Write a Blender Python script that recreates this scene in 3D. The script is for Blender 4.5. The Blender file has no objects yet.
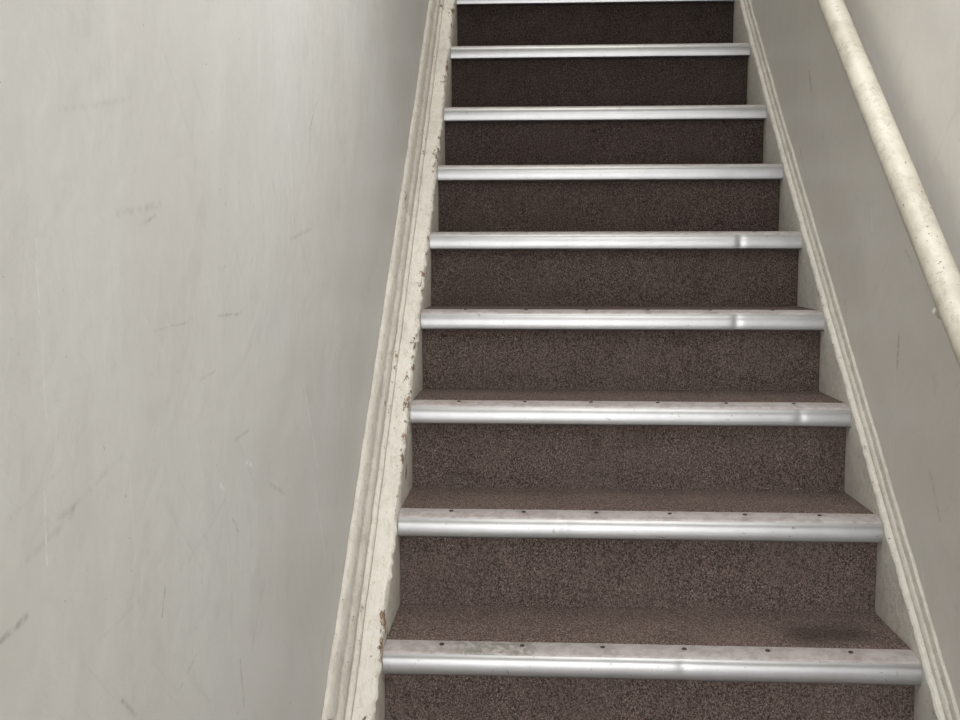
import bpy, bmesh, math, random
from mathutils import Vector, noise, Matrix
random.seed(3)
S = bpy.context.scene
C = S.collection
S.view_settings.view_transform = 'Standard'
S.view_settings.look = 'None'
R = math.radians

# ------------------------------------------------------------------ dimensions
CAM = Vector((0, 0, 1.527)); PITCH = R(5.4); YAW = R(3.0); F = 1000.0
XL, XR = -0.277, 0.711            # clear width of the stair
WL, WR = -0.352, 0.737            # wall faces
LIP = 0.052                       # nosing face height
run, rise = 0.2261, 0.2014
path = [(1.795 + run*i, CAM.z - 0.763 + rise*i) for i in range(-3, 7)]
for k in range(4):
    path.append((path[-1][0] + 0.261, path[-1][1] + 0.2420))
N0 = 3                            # index of the lowest nosing the photo shows
xs = [0.11, 0.264, 0.417, 0.571, 0.727, 0.881]

# ------------------------------------------------------------------ node helper
class NT:
    def __init__(s, name):
        s.m = bpy.data.materials.new(name); s.m.use_nodes = True
        s.t = s.m.node_tree; s.b = s.t.nodes['Principled BSDF']
        s.pos = s.n('ShaderNodeNewGeometry').outputs['Position']
    def n(s, typ, **kw):
        x = s.t.nodes.new(typ)
        for k, v in kw.items(): setattr(x, k, v)
        return x
    def link(s, a, b): s.t.links.new(a, b)
    def put(s, sock, v):
        if hasattr(v, 'links'): s.link(v, sock)
        else: sock.default_value = v
    def math(s, op, a, b=0.0, c=0.0, clamp=False):
        x = s.n('ShaderNodeMath', operation=op, use_clamp=clamp)
        s.put(x.inputs[0], a); s.put(x.inputs[1], b); s.put(x.inputs[2], c)
        return x.outputs[0]
    def vmath(s, op, a, b=(0,0,0), scale=None):
        x = s.n('ShaderNodeVectorMath', operation=op)
        s.put(x.inputs[0], a); s.put(x.inputs[1], b)
        if scale is not None: s.put(x.inputs['Scale'], scale)
        return x.outputs['Value'] if op in ('DOT_PRODUCT', 'LENGTH') else x.outputs[0]
    def scaled(s, v): return s.vmath('MULTIPLY', s.pos, v)
    def sep(s, v, k):
        x = s.n('ShaderNodeSeparateXYZ'); s.link(v, x.inputs[0]); return x.outputs[k]
    def noise(s, vec, scale, detail=3, rough=0.5, dist=0.0):
        x = s.n('ShaderNodeTexNoise'); s.link(vec, x.inputs['Vector'])
        x.inputs['Scale'].default_value = scale; x.inputs['Detail'].default_value = detail
        x.inputs['Roughness'].default_value = rough; x.inputs['Distortion'].default_value = dist
        return x.outputs['Fac']
    def rng(s, v, a, b, c=0.0, d=1.0, smooth=True):
        x = s.n('ShaderNodeMapRange', interpolation_type='SMOOTHSTEP' if smooth else 'LINEAR')
        s.put(x.inputs[0], v)
        for i, q in enumerate((a, b, c, d)): x.inputs[i+1].default_value = q
        return x.outputs[0]
    def mix(s, f, a, b, blend='MIX'):
        x = s.n('ShaderNodeMix', data_type='RGBA', blend_type=blend)
        s.put(x.inputs[0], f)
        for i, v in ((6, a), (7, b)):
            if hasattr(v, 'links'): s.link(v, x.inputs[i])
            else: x.inputs[i].default_value = (*v, 1)
        return x.outputs[2]
    def bump(s, h, strength, dist, prev=None):
        x = s.n('ShaderNodeBump'); s.link(h, x.inputs['Height'])
        x.inputs['Strength'].default_value = strength; x.inputs['Distance'].default_value = dist
        if prev: s.link(prev, x.inputs['Normal'])
        return x.outputs[0]
    def seg(s, a, b, w0, w1, pos=None):
        """mask of a mark: 1 on the segment a-b of the surface, 0 outside"""
        a = Vector(a); b = Vector(b); ba = b - a
        if ba.length < 1e-5: ba = Vector((0, 0, 1e-3))
        pa = s.vmath('SUBTRACT', pos or s.pos, tuple(a))
        h = s.math('MULTIPLY', s.vmath('DOT_PRODUCT', pa, tuple(ba)), 1/ba.dot(ba), clamp=True)
        q = s.vmath('SCALE', tuple(ba), scale=h)
        d = s.vmath('LENGTH', s.vmath('SUBTRACT', pa, q))
        return s.rng(d, w0, w1, 1, 0)
    def wobble(s, scale, amt):
        x = s.n('ShaderNodeTexNoise'); s.link(s.pos, x.inputs['Vector']); x.inputs['Scale'].default_value = scale
        x.inputs['Detail'].default_value = 3
        c = s.vmath('SUBTRACT', x.outputs['Color'], (0.5, 0.5, 0.5))
        return s.vmath('ADD', s.pos, s.vmath('SCALE', c, scale=amt))

def wall_hit(px, py, X):
    d = Vector(((px-480)/F, (360-py)/F, -1))
    M = Matrix.Rotation(YAW, 3, 'Z') @ Matrix.Rotation(math.pi/2 - PITCH, 3, 'X')
    d = M @ d
    return CAM + d*(X/d.x), X/d.x

def wall_material(name, base, X, scuffs, warm):
    t = NT(name)
    big = t.noise(t.pos, 1.7, 4, 0.55)
    med = t.noise(t.pos, 7, 6, 0.65)
    col = t.mix(t.rng(big, 0.35, 0.68), base, warm)
    col = t.mix(t.math('MULTIPLY', t.rng(med, 0.42, 0.72), 0.22), col, tuple(c*0.8 for c in base))
    dr = t.noise(t.scaled((22, 22, 1.1)), 1.0, 3, 0.55)
    col = t.mix(t.math('MULTIPLY', t.rng(dr, 0.64, 0.72), 0.07), col, tuple(min(1, c*1.2) for c in base))
    # faint diagonal rub marks and smudges
    rot = t.n('ShaderNodeVectorRotate', rotation_type='X_AXIS'); t.link(t.pos, rot.inputs['Vector']); rot.inputs['Angle'].default_value = 0.75
    rub = t.noise(t.vmath('MULTIPLY', rot.outputs[0], (1, 3, 45)), 1.0, 5, 0.7)
    col = t.mix(t.math('MULTIPLY', t.rng(rub, 0.60, 0.72), 0.17), col, tuple(c*0.6 for c in base))
    sm = t.noise(t.pos, 13, 4, 0.6)
    col = t.mix(t.math('MULTIPLY', t.rng(sm, 0.58, 0.74), 0.16), col, tuple(c*0.62 for c in base))
    wob = t.wobble(25, 0.006)
    brk = t.rng(t.noise(t.pos, 75, 6, 0.8), 0.38, 0.60)
    for (x1, y1, x2, y2, w, st, lightmark) in scuffs:
        a, za = wall_hit(x1, y1, X); b, zb = wall_hit(x2, y2, X)
        wm = w*(za+zb)/2/F
        m = t.math('MULTIPLY', t.math('MULTIPLY', t.seg(a, b, 0.0, wm*0.9, wob), brk), st*(0.75 if lightmark else 0.7))
        col = t.mix(m, col, (0.88, 0.88, 0.86) if lightmark else (0.24, 0.23, 0.21))
    sp = t.rng(t.noise(t.pos, 130, 2, 0.5), 0.74, 0.78)
    col = t.mix(t.math('MULTIPLY', sp, 0.5), col, (0.25, 0.22, 0.18))
    t.link(col, t.b.inputs['Base Color'])
    t.b.inputs['Roughness'].default_value = 0.47
    t.b.inputs['Specular IOR Level'].default_value = 0.33
    n1 = t.bump(t.noise(t.pos, 7, 3, 0.55), 0.30, 0.013)
    n2 = t.bump(t.noise(t.pos, 60, 4, 0.6), 0.30, 0.002, n1)
    n3 = t.bump(t.noise(t.scaled((8, 10, 2.2)), 1.0, 2, 0.5), 0.16, 0.008, n2)
    t.link(n3, t.b.inputs['Normal'])
    return t.m

left_sc = [
 (0,642,28,614,7,.8,0),(28,560,75,512,8,.26,0),(60,517,74,508,7,.5,0),(75,505,122,456,6,.26,0),
 (165,588,162,616,4,.8,0),(233,520,238,532,4,.8,0),(290,240,312,228,4,.5,0),(118,214,160,205,8,.36,0),
 (218,316,242,313,3,.65,0),(240,660,244,705,4,.6,0),(252,650,262,590,3,.5,0),(180,690,196,655,3,.5,0),
 (122,700,136,716,5,.7,0),(270,484,286,494,4,.5,0),(140,225,156,216,4,.5,0),(310,130,318,96,4,.4,0),
 (60,110,130,100,6,.25,0),(235,440,248,430,4,.5,0),(200,380,215,372,3,.4,0),(155,330,190,322,3,.4,0),
 (10,520,60,470,5,.15,0),(100,640,150,590,5,.15,0),(190,560,225,500,4,.2,0),
 (228,545,229,640,3,.8,1),(44,488,47,565,4,.8,1),(303,380,318,470,3,.8,1),(289,120,297,330,2,.7,1),
 (36,240,46,420,3,.6,1),(312,470,326,560,3,.8,1),(221,485,224,490,5,1.3,1),(246,462,251,465,5,1.3,1),
 (130,470,133,520,2,.6,1),(205,250,210,300,2,.6,1)]
right_sc = [(899,334,897,368,4,.9,0),(809,72,812,92,4,.9,0),(868,66,880,90,4,.5,0),(905,250,912,262,5,.5,0),
 (845,300,848,340,3,.5,0),(930,470,940,520,5,.5,0),(870,190,872,230,3,.6,1),(921,560,925,600,4,.6,1),(800,150,806,175,3,.5,0),
 (860,380,864,440,3,.6,1),(890,440,893,500,3,.6,1)]
M_left = wall_material('painted_wall_left', (0.68,0.68,0.662), WL, left_sc, (0.645,0.635,0.605))
M_right = wall_material('painted_wall_right', (0.665,0.642,0.60), WR, right_sc, (0.625,0.60,0.555))

# carpet (the light falling off up the stairs is put into its colour) ---------------
def carpet(name, k=1.0, stain=False, tread=False):
    t = NT(name)
    a = t.noise(t.scaled((1,1,0.8)), 305, 3, 0.75)
    v = t.n('ShaderNodeTexVoronoi'); t.link(t.pos, v.inputs['Vector']); v.inputs['Scale'].default_value = 370
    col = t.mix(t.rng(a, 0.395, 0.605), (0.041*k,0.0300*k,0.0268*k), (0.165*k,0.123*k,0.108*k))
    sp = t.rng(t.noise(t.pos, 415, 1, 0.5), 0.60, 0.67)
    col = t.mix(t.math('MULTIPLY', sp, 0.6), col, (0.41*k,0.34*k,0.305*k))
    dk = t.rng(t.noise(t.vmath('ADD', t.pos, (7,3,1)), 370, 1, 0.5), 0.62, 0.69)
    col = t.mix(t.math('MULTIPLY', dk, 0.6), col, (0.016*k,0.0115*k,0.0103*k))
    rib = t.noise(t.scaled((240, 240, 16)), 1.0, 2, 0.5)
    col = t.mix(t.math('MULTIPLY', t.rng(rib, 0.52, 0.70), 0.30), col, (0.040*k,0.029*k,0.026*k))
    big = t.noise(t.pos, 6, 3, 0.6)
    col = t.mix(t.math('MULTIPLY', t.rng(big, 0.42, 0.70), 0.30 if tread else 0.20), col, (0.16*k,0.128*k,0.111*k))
    if stain:
        p = Vector((0.57, path[N0][0]+0.12, path[N0][1]+0.048))
        q = t.seg(p-Vector((.03,0,0)), p+Vector((.05,0.01,0)), 0.01, 0.08)
        col = t.mix(t.math('MULTIPLY', q, 0.6), col, (0.030,0.023,0.020))
    t.link(col, t.b.inputs['Base Color'])
    t.b.inputs['Roughness'].default_value = 0.95
    t.b.inputs['Specular IOR Level'].default_value = 0.08
    t.link(t.bump(v.outputs['Distance'], 0.6, 0.003, t.bump(a, 0.6, 0.003)), t.b.inputs['Normal'])
    return t.m
light_falloff = [1.04, 1.04, 1.04, 1.04, 1.03, 0.94, 0.82, 0.69, 0.58, 0.50, 0.45, 0.42, 0.40, 0.40]  # painted dimming: carpet tone per step, darker towards the top
M_riser = [carpet('carpet_riser', f) for f in light_falloff]
M_tread = [carpet('carpet_tread', f*1.22, i == N0, True) for i, f in enumerate(light_falloff)]

# aluminium ------------------------------------------------------------
t = NT('satin_aluminium')
dirt = t.noise(t.pos, 26, 5, 0.65)
col = t.mix(t.rng(dirt, 0.35, 0.65), (0.405,0.407,0.412), (0.38,0.38,0.382))
spk = t.noise(t.pos, 80, 3, 0.6)
col = t.mix(t.math('MULTIPLY', t.rng(spk, 0.665, 0.715), 0.6), col, (0.18,0.16,0.14))
t.link(col, t.b.inputs['Base Color'])
t.b.inputs['Metallic'].default_value = 0.9
t.b.inputs['Roughness'].default_value = 0.42
M_alu = t.m
t = NT('trodden_aluminium_flange')
wear = t.noise(t.pos, 38, 5, 0.7)
col = t.mix(t.rng(wear, 0.40, 0.62), (0.46,0.425,0.42), (0.37,0.335,0.325))
col = t.mix(t.math('MULTIPLY', t.rng(t.noise(t.scaled((50, 80, 80)), 1.0, 4, 0.75), 0.60, 0.67), .5), col, (0.22,0.185,0.165))
px = t.sep(t.pos, 0); md = None
for fx in xs:
    d = t.math('ABSOLUTE', t.math('SUBTRACT', px, XL + fx*(XR-XL)))
    md = d if md is None else t.math('MINIMUM', md, d)
st_ = t.math('MULTIPLY', t.rng(md, 0.004, 0.03, 1, 0), t.rng(t.noise(t.pos, 55, 4, 0.7), 0.44, 0.62))
col = t.mix(t.math('MULTIPLY', st_, 0.4), col, (0.20,0.165,0.145))
# rubbed-through grey-green patch on the lowest flange in view, left of the middle
gp = Vector((XL + 0.21*(XR-XL), path[N0][0]+0.028, path[N0][1]+0.047))
gm = t.math('MULTIPLY', t.seg(gp-Vector((.05,0,0)), gp+Vector((.05,0,0)), 0.008, 0.05), t.rng(t.noise(t.pos, 70, 5, 0.75), 0.42, 0.56))
col = t.mix(t.math('MULTIPLY', gm, 0.75), col, (0.20,0.205,0.165))
t.link(col, t.b.inputs['Base Color']); t.b.inputs['Metallic'].default_value = 0.3
t.b.inputs['Roughness'].default_value = 0.6
t.b.inputs['Specular IOR Level'].default_value = 0.3
t.link(t.bump(wear, 0.12, 0.002), t.b.inputs['Normal'])
M_fl = t.m
t = NT('dark_screw'); t.b.inputs['Base Color'].default_value = (0.04,0.034,0.03,1); t.b.inputs['Metallic'].default_value = 0.3
t.link(t.rng(t.noise(t.pos, 200), 0.3, 0.7, 0.6, 0.8), t.b.inputs['Roughness']); M_screw = t.m

# old gloss paint on timber ------------------------------------------------------------
def old_paint(name, base, chip, spots=(), X=0, scr_amt=0.4):
    t = NT(name)
    a = t.noise(t.pos, 7, 5, 0.6); b = t.noise(t.pos, 45, 5, 0.65)
    col = t.mix(t.rng(a, 0.35, 0.7), base, tuple(c*0.88 for c in base))
    col = t.mix(t.math('MULTIPLY', t.rng(b, 0.50, 0.66), 0.30), col, (base[0]*.68, base[1]*.64, base[2]*.57))
    sc = t.noise(t.scaled((60, 18, 18)), 1.0, 6, 0.85)      # rubbed grey scuffs
    col = t.mix(t.math('MULTIPLY', t.rng(sc, 0.54, 0.60), scr_amt), col, (0.38,0.35,0.30))
    e = t.n('ShaderNodeAttribute', attribute_name='edge').outputs['Fac']
    patch = t.rng(t.noise(t.scaled((3,3,3)), 2.2, 2, 0.5), 0.42, 0.60, -0.07, 0.05)
    c1 = t.noise(t.scaled((70, 30, 30)), 1.0, 6, 0.78)
    val = t.math('ADD', t.math('ADD', c1, patch), t.math('MULTIPLY', e, 0.125))
    m = t.rng(val, chip, chip+0.008)
    rim = t.rng(val, chip-0.03, chip)
    col = t.mix(t.math('MULTIPLY', rim, 0.4), col, (0.43,0.38,0.31))
    col = t.mix(m, col, t.mix(t.rng(b, .45, .55), (0.13,0.085,0.055), (0.28,0.18,0.115)))
    c2 = t.noise(t.pos, 75, 4, 0.7)
    m2 = t.rng(t.math('ADD', c2, t.math('MULTIPLY', e, 0.05)), 0.67, 0.69)
    col = t.mix(t.math('MULTIPLY', m2, .8), col, (0.16,0.125,0.095))
    # hairline cracks in the paint, running with the slope
    rot = t.n('ShaderNodeVectorRotate', rotation_type='X_AXIS'); t.link(t.pos, rot.inputs['Vector']); rot.inputs['Angle'].default_value = -math.atan2(rise, run)
    cr = t.noise(t.vmath('MULTIPLY', rot.outputs[0], (150, 6, 110)), 1.0, 4, 0.65)
    crk = t.rng(t.math('ABSOLUTE', t.math('SUBTRACT', cr, 0.52)), 0.0, 0.012, 1, 0)
    col = t.mix(t.math('MULTIPLY', crk, 0.42), col, (0.24,0.21,0.16))
    wob = t.wobble(60, 0.022)
    for (px, py, w) in spots:
        p, z = wall_hit(px, py, X)
        col = t.mix(t.seg(p, p+Vector((0, .006, .006)), w*z/F*0.85, w*z/F, wob), col, (0.26,0.155,0.095))
    grime = t.n('ShaderNodeAttribute', attribute_name='grime').outputs['Fac']
    col = t.mix(t.math('MULTIPLY', grime, t.rng(b, 0.3, 0.6, 0.2, 0.75)), col, (base[0]*.52, base[1]*.48, base[2]*.42))
    t.link(col, t.b.inputs['Base Color'])
    t.b.inputs['Roughness'].default_value = 0.5
    t.b.inputs['Specular IOR Level'].default_value = 0.3
    hgt = t.math('SUBTRACT', b, t.math('MULTIPLY', m, 0.9))
    t.link(t.bump(hgt, 0.65, 0.006, t.bump(a, 0.4, 0.01)), t.b.inputs['Normal'])
    return t.m
M_skirtL = old_paint('flaking_cream_paint', (0.68,0.652,0.588), 0.69, [(406,474,6),(413,352,5),(441,122,5),(401,525,5),(416,318,3),(387,640,5)], XL, 0.38)
M_skirtR = old_paint('old_white_paint', (0.65,0.628,0.572), 0.76, scr_amt=0.25)

t = NT('rail_paint')
a = t.noise(t.pos, 14, 5, 0.65); b = t.noise(t.pos, 90, 4, 0.65)
col = t.mix(t.rng(a, 0.4, 0.65), (0.56,0.535,0.455), (0.47,0.44,0.365))
col = t.mix(t.math('MULTIPLY', t.rng(t.noise(t.scaled((1,.6,.6)), 28, 6, 0.85), 0.52, 0.61), 0.42), col, (0.30,0.275,0.23))
col = t.mix(t.math('MULTIPLY', t.rng(t.noise(t.pos, 48, 6, 0.8), 0.625, 0.645), .8), col, (0.17,0.145,0.115))
col = t.mix(t.rng(b, 0.655, 0.68), col, (0.13,0.11,0.09))
t.link(col, t.b.inputs['Base Color']); t.b.inputs['Roughness'].default_value = 0.47
t.link(t.bump(b, 0.35, 0.003, t.bump(a, 0.4, 0.006)), t.b.inputs['Normal'])
M_rail = t.m
t = NT('bracket_paint')
t.link(t.mix(t.rng(t.noise(t.pos, 50), 0.4, 0.7), (0.74,0.72,0.66), (0.6,0.56,0.48)), t.b.inputs['Base Color'])
t.b.inputs['Roughness'].default_value = 0.4; M_brk = t.m
t = NT('floor_vinyl')
t.link(t.mix(t.rng(t.noise(t.pos, 30), 0.4, 0.7), (0.26,0.245,0.23), (0.34,0.32,0.30)), t.b.inputs['Base Color'])
t.b.inputs['Roughness'].default_value = 0.6; M_floor = t.m
t = NT('ceiling_paint')
t.link(t.mix(t.rng(t.noise(t.pos, 3), 0.4, 0.7), (0.70,0.69,0.65), (0.64,0.63,0.59)), t.b.inputs['Base Color'])
t.b.inputs['Roughness'].default_value = 0.8; M_ceil = t.m

# ------------------------------------------------------------------ mesh helpers
def link_mesh(name, bm, mat, parent=None, smooth=None):
    bmesh.ops.recalc_face_normals(bm, faces=bm.faces)
    me = bpy.data.meshes.new(name); bm.to_mesh(me); bm.free()
    for m in (mat if isinstance(mat, list) else [mat]): me.materials.append(m)
    if smooth is not None:
        for p in me.polygons: p.use_smooth = True
        me.set_sharp_from_angle(angle=R(smooth))
    o = bpy.data.objects.new(name, me); C.objects.link(o)
    if parent: o.parent = parent
    return o
def box(bm, x0,x1,y0,y1,z0,z1):
    v = [bm.verts.new((x,y,z)) for x in (x0,x1) for y in (y0,y1) for z in (z0,z1)]
    for f in ((0,1,3,2),(4,6,7,5),(0,4,5,1),(2,3,7,6),(0,2,6,4),(1,5,7,3)): bm.faces.new([v[i] for i in f])
def extrude_x(prof, x0, x1, nx, jit=0.0, sc=9.0, seed=0, second=(), dents=()):
    """closed (y,z) profile swept across the stair, slightly uneven; dents = (x, depth)"""
    bm = bmesh.new(); rings = []
    for i in range(nx+1):
        x = x0 + (x1-x0)*i/nx; ring = []
        dy = sum(dp*math.exp(-((x-dx)/0.009)**2) for dx, dp in dents)
        for (y, z) in prof:
            d = noise.noise_vector(Vector((x*sc, y*sc+seed, z*sc)))*jit
            ring.append(bm.verts.new((x, y+d.y+(dy if y < prof[0][0] else 0), z+d.z)))
        rings.append(ring)
    n = len(prof)
    for a, b in zip(rings, rings[1:]):
        for j in range(n):
            f = bm.faces.new((a[j], a[(j+1)%n], b[(j+1)%n], b[j]))
            if j in second: f.material_index = 1
    bm.faces.new(rings[0]); bm.faces.new(list(reversed(rings[-1])))
    return bm
def tube(bm, pts, rad, seg=16):
    rings = []
    for i, p in enumerate(pts):
        p = Vector(p); a = Vector(pts[max(i-1,0)]); b = Vector(pts[min(i+1,len(pts)-1)])
        d = (b-a).normalized(); u = d.cross(Vector((1,0,0)))
        if u.length < 0.3: u = d.cross(Vector((0,0,1)))
        u.normalize(); v = d.cross(u); r = rad[i] if isinstance(rad, list) else rad
        rings.append([bm.verts.new(p + (u*math.cos(2*math.pi*k/seg)+v*math.sin(2*math.pi*k/seg))*r) for k in range(seg)])
    for a, b in zip(rings, rings[1:]):
        for k in range(seg): bm.faces.new((a[k], a[(k+1)%seg], b[(k+1)%seg], b[k]))
    bm.faces.new(rings[0]); bm.faces.new(list(reversed(rings[-1])))
def tag(o, label, cat=None, kind=None, group=None):
    o['label'] = label
    if cat: o['category'] = cat
    if kind: o['kind'] = kind
    if group: o['group'] = group

# ------------------------------------------------------------------ room shell
Y0, Y1 = -3.0, 5.2
def struct(name, boxes, mat, label, cat):
    bm = bmesh.new()
    for b in boxes: box(bm, *b)
    o = link_mesh(name, bm, mat); tag(o, label, cat, 'structure'); return o
struct('wall_left', [(WL-0.12, WL, Y0, Y1, 0, 5.6)], M_left, 'pale grey scuffed plaster wall on the left of the stairs', 'wall')
struct('wall_right', [(WR, WR+0.12, Y0, Y1, 0, 5.6)], M_right, 'grey beige painted wall behind the handrail', 'wall')
struct('floor', [(WL, WR, Y0, path[0][0]+0.02, -0.1, 0)], M_floor, 'plain floor at the foot of the stairs', 'floor')
topZ = path[-1][1]+LIP
struct('wall_back', [(WL, WR, Y1-0.1, Y1, topZ-0.1, 5.6)], M_right, 'painted wall at the head of the stairs', 'wall')
struct('ceiling', [(WL, WR, 1.9, Y1, 5.0, 5.1), (WL, WR, Y0, 1.9, 2.75, 2.85), (WL, WR, 1.9, 2.0, 2.75, 5.0)], M_ceil, 'plain painted ceiling above the stairwell', 'ceiling')

# ------------------------------------------------------------------ skirting boards that climb with the stair
def dense(pts, n):
    out = []
    for a, b in zip(pts, pts[1:]):
        for k in range(n): out.append((a[0]+(b[0]-a[0])*k/n, a[1]+(b[1]-a[1])*k/n))
    return out + [pts[-1]]
ext = [(path[0][0]-run, path[0][1]-rise)] + path
DP = dense(ext, 30)
def board(name, prof, xface, sgn, mat, parent=None, jit=0.0012):
    """prof: (distance outwards from the stair, height square to the slope, edge, grime)"""
    bm = bmesh.new(); el = bm.verts.layers.float.new('edge'); gl = bm.verts.layers.float.new('grime'); rings = []
    for i, (y, z) in enumerate(DP):
        a = DP[max(i-3,0)]; b = DP[min(i+3,len(DP)-1)]
        d = Vector((b[0]-a[0], b[1]-a[1])).normalized(); nrm = (-d.y, d.x); ring = []
        for (t_, h, e, gr) in prof:
            nn = noise.noise(Vector((y*14, z*14, h*20+xface)))
            n2 = noise.noise(Vector((y*70, z*70, h*20+3)))
            j = jit*(nn + (1.4*n2 if e > 0.5 else 0.2*n2))*(0 if t_ >= prof[-1][0]-1e-6 else 1)
            hh = h + j*1.5
            v = bm.verts.new((xface + sgn*(t_ + (j if e > 0.5 else j*0.4)), y + nrm[0]*hh, max(0.0, z + nrm[1]*hh)))
            v[el] = e; v[gl] = gr; ring.append(v)
        rings.append(ring)
    n = len(prof)
    for a, b in zip(rings, rings[1:]):
        for j in range(n): bm.faces.new((a[j], a[(j+1)%n], b[(j+1)%n], b[j]))
    bm.faces.new(rings[0]); bm.faces.new(list(reversed(rings[-1])))
    return link_mesh(name, bm, mat, parent, 32)
TL = XL - WL - 0.0005; TR = WR - XR - 0.0005
bl = board('baseboard_left', [(0,-.19,0,.5),(0,-.05,0,.3),(0,.022,.4,0),(.0005,.035,1,0),(.004,.040,1,0),(.010,.042,.5,0),(.022,.043,0,0),(.036,.045,0,.1),(.046,.046,0,.4),(TL,.046,0,0),(TL,-.19,0,0)], XL, -1, M_skirtL, None, 0.0030)
tag(bl, 'thick cream skirting board with flaking chipped edge left of stairs', 'skirting board', 'structure')
board('moulding', [(.038,.0455,0,1),(.0382,.049,0,.8),(.0392,.054,.4,0),(.043,.058,.4,0),(.0465,.0595,0,.2),(.0478,.0605,0,1),(.0485,.065,0,.7),(.049,.076,.2,0),(.052,.086,.2,0),(.056,.0905,0,.4),(.0578,.0925,0,.9),(.0592,.098,0,.3),(.0612,.110,.2,0),(.065,.120,.2,0),(.070,.126,0,0),(TL,.128,0,.5),(TL+.0003,.0455,0,0)], XL, -1, M_skirtL, bl, 0.0016)
br_ = board('baseboard_right', [(0,-.19,0,.4),(0,-.05,0,.2),(0,.014,.2,0),(0,.030,.7,0),(.003,.034,.7,0),(.010,.035,0,.1),(TR,.035,0,0),(TR,-.19,0,0)], XR, 1, M_skirtR)
tag(br_, 'narrow white skirting board with beaded top right of stairs', 'skirting board', 'structure')
board('moulding', [(.011,.0345,0,.9),(.0115,.037,0,.7),(.013,.043,0,0),(.0155,.047,.1,0),(.0175,.0485,0,.8),(.019,.053,0,.5),(.0205,.060,0,0),(TR,.064,0,.6),(TR+.0003,.0345,0,0)], XR, 1, M_skirtR, br_, 0.0010)

# ------------------------------------------------------------------ the staircase
st = bpy.data.objects.new('staircase', None); C.objects.link(st); st.location = (0,0,0)
tag(st, 'steep straight staircase in brown speckled carpet with silver metal nosings', 'staircase')
OV = 0.030
screw_proto = None
dent_at = {3: [(0.28,.0012)], 4: [(0.07,.0015)], 5: [(0.60,.0012), (0.02,.001)], 6: [(0.50,.0018)], 7: [(0.55,.0022), (0.10,.001)]}
for i, (y, z) in enumerate(path):
    top = z + LIP - 0.004
    prev_top = 0.0 if i == 0 else path[i-1][1] + LIP - 0.004
    yr = y + OV
    prof = [(yr-0.010, prev_top+0.0005), (yr-0.004, prev_top+0.003), (yr-0.001, prev_top+0.009), (yr, prev_top+0.03)]
    h = z + 0.010 - prev_top
    prof += [(yr, prev_top+h*k/5) for k in range(2, 5)]
    prof += [(yr, z+0.020), (yr+0.018, z+0.020), (yr+0.018, prev_top+0.0005)]
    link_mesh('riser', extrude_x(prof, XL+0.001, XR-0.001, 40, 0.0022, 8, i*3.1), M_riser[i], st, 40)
    yn = path[i+1][0]+OV if i+1 < len(path) else Y1-0.1
    # the pile is pinched down under the flange and rises behind it
    p = [(y+0.030, top-0.006), (y+0.050, top-0.004), (y+0.058, top+0.0005)] + [(y+0.066+(yn-y-0.066)*k/5, top+0.0012) for k in range(0, 6)]
    p += [(yn, top-0.022), (y+0.030, top-0.022)]
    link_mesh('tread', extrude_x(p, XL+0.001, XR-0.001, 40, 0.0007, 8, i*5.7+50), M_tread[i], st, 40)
    # aluminium nosing: rounded face, then a screwed flange that ramps up onto the carpet
    q = [(.011,.000),(.005,.0005),(.002,.003),(.0005,.008),(0,.014),(0,.020),(.0006,.026),(.002,.0315),(.0045,.036),(.0075,.0385),(.0085,.0392),(.011,.0425),(.028,.0472),
         (.044,.0487),(.054,.0484),(.0568,.0468),(.0565,.0452),(.032,.0435),(.018,.040),(.012,.036),(.007,.028),(.005,.020),(.006,.008),(.011,.004)]
    x0, x1 = XL+0.0005, XR-0.0005
    nose = link_mesh('nosing_strip', extrude_x([(y+a, z+b) for a, b in q], x0, x1, 160, 0.0005, 6, i*2.3, range(10, 16), dent_at.get(i, ())), [M_alu, M_fl], st, 22)
    for fx in xs:
        loc = (XL + fx*(XR-XL), y+0.036, z+0.0484)
        if screw_proto is None:
            bm = bmesh.new()
            bmesh.ops.create_cone(bm, cap_ends=True, segments=14, radius1=0.0050, radius2=0.0042, depth=0.0014)
            screw_proto = link_mesh('screw', bm, M_screw, nose); s_ = screw_proto
        else:
            s_ = screw_proto.copy(); C.objects.link(s_); s_.parent = nose
        s_.location = loc; s_.rotation_euler = (R(7), 0, 0)

# ------------------------------------------------------------------ handrail
al = math.atan2(rise, run)
RX = 0.672
foot = Vector((RX, 1.134*math.sin(al), CAM.z - 1.134*math.cos(al)))
dv = Vector((0, math.cos(al), math.sin(al))); nv = Vector((0, -math.sin(al), math.cos(al)))
hr = bpy.data.objects.new('handrail', None); C.objects.link(hr)
tag(hr, 'round cream painted handrail with chipped paint on the right wall', 'handrail')
bm = bmesh.new(); pts = []; rad = []
for k in range(181):
    s = 0.30 + 4.1*k/180
    w = noise.noise_vector(Vector((s*1.3, 0, 0)))*0.003
    pts.append(foot + dv*s + Vector((w.x, 0, w.z)))
    rad.append(0.0258*(1+0.02*noise.noise(Vector((s*9, 4, 0)))+0.008*noise.noise(Vector((s*40, 1, 0)))))
rad[0] = 0.017; rad[-1] = 0.017
tube(bm, pts, rad, 28)
link_mesh('rail', bm, M_rail, hr, 50)
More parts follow.
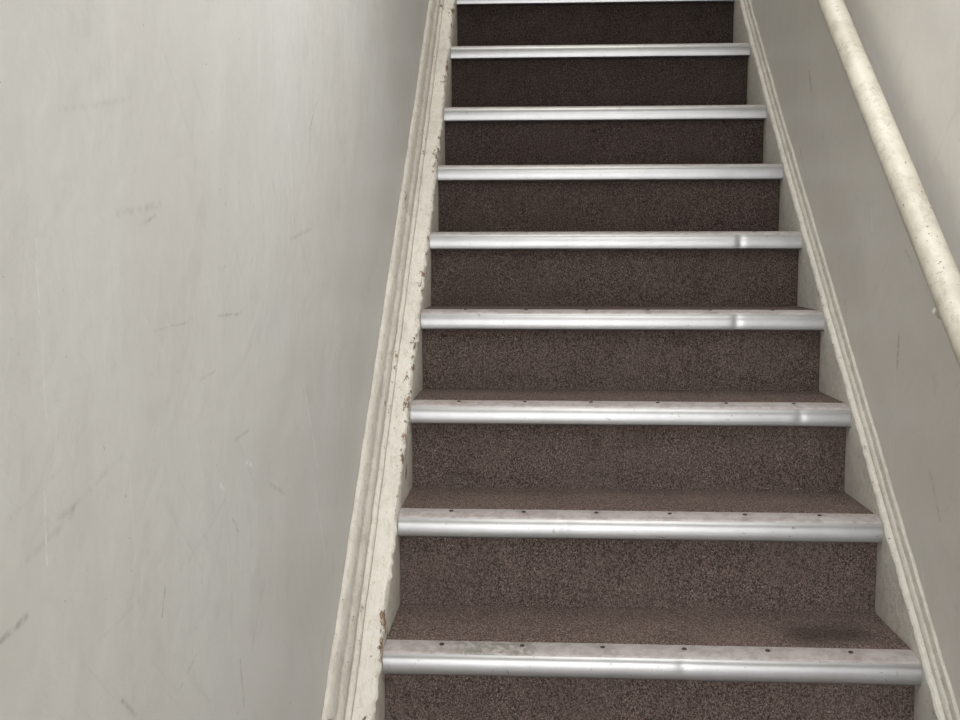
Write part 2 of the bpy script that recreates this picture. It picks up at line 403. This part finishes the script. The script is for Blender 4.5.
for s in (0.55, 1.20, 3.1):
    c = foot + dv*s
    bm = bmesh.new()
    lo = c - nv*0.0235 + Vector((-0.008, 0, 0))
    arm = [lo, lo - nv*0.012, lo - nv*0.022 + Vector((0.006,0,0)), lo - nv*0.026 + Vector((0.018,0,0)), Vector((WR, (lo-nv*0.026).y, (lo-nv*0.026).z))]
    tube(bm, arm, 0.006, 12)
    w0 = arm[-1]
    tube(bm, [w0 - Vector((0.007,0,0)), w0 - Vector((0.005,0,0)), w0], [0.014, 0.018, 0.019], 20)
    b_ = link_mesh('bracket', bm, M_brk, hr, 40)
    bm = bmesh.new(); bmesh.ops.create_uvsphere(bm, u_segments=12, v_segments=8, radius=0.0068)
    sc = link_mesh('screw', bm, M_brk, b_, 60); sc.location = lo - nv*0.012 - Vector((0.004, 0, 0))

# ------------------------------------------------------------------ light: street door behind, plus two added fill lamps overhead, out of view
W = bpy.data.worlds.new('world'); S.world = W; W.use_nodes = True
W.node_tree.nodes['Background'].inputs[0].default_value = (0.95, 0.97, 1.0, 1)
W.node_tree.nodes['Background'].inputs[1].default_value = 1.0
def area(name, loc, rot, sx, sy, e, col):
    L = bpy.data.lights.new(name, 'AREA'); L.shape = 'RECTANGLE'; L.size = sx; L.size_y = sy
    L.energy = e; L.color = col
    o = bpy.data.objects.new(name, L); C.objects.link(o); o.location = loc; o.rotation_euler = rot
area('door_daylight', (0.2, -2.8, 1.35), (R(90), 0, 0), 0.95, 2.3, 84, (0.995, 0.995, 0.995))
area('overhead_fill', (0.3, 1.3, 2.70), (R(4), 0, 0), 0.8, 1.1, 14, (0.995, 0.99, 0.985))  # added fill lamp over the lower steps, no window modelled
area('upper_fill', (0.2, 3.0, 4.95), (0, 0, 0), 0.9, 1.9, 27, (1.0, 0.975, 0.94))  # added fill lamp, brightens the upper walls but hardly the risers

cam = bpy.data.cameras.new('camera'); cam.sensor_width = 36; cam.lens = 36*F/960; cam.clip_start = 0.01
co = bpy.data.objects.new('camera', cam); C.objects.link(co)
co.location = CAM; co.rotation_euler = (math.pi/2 - PITCH, 0, YAW)
S.camera = co
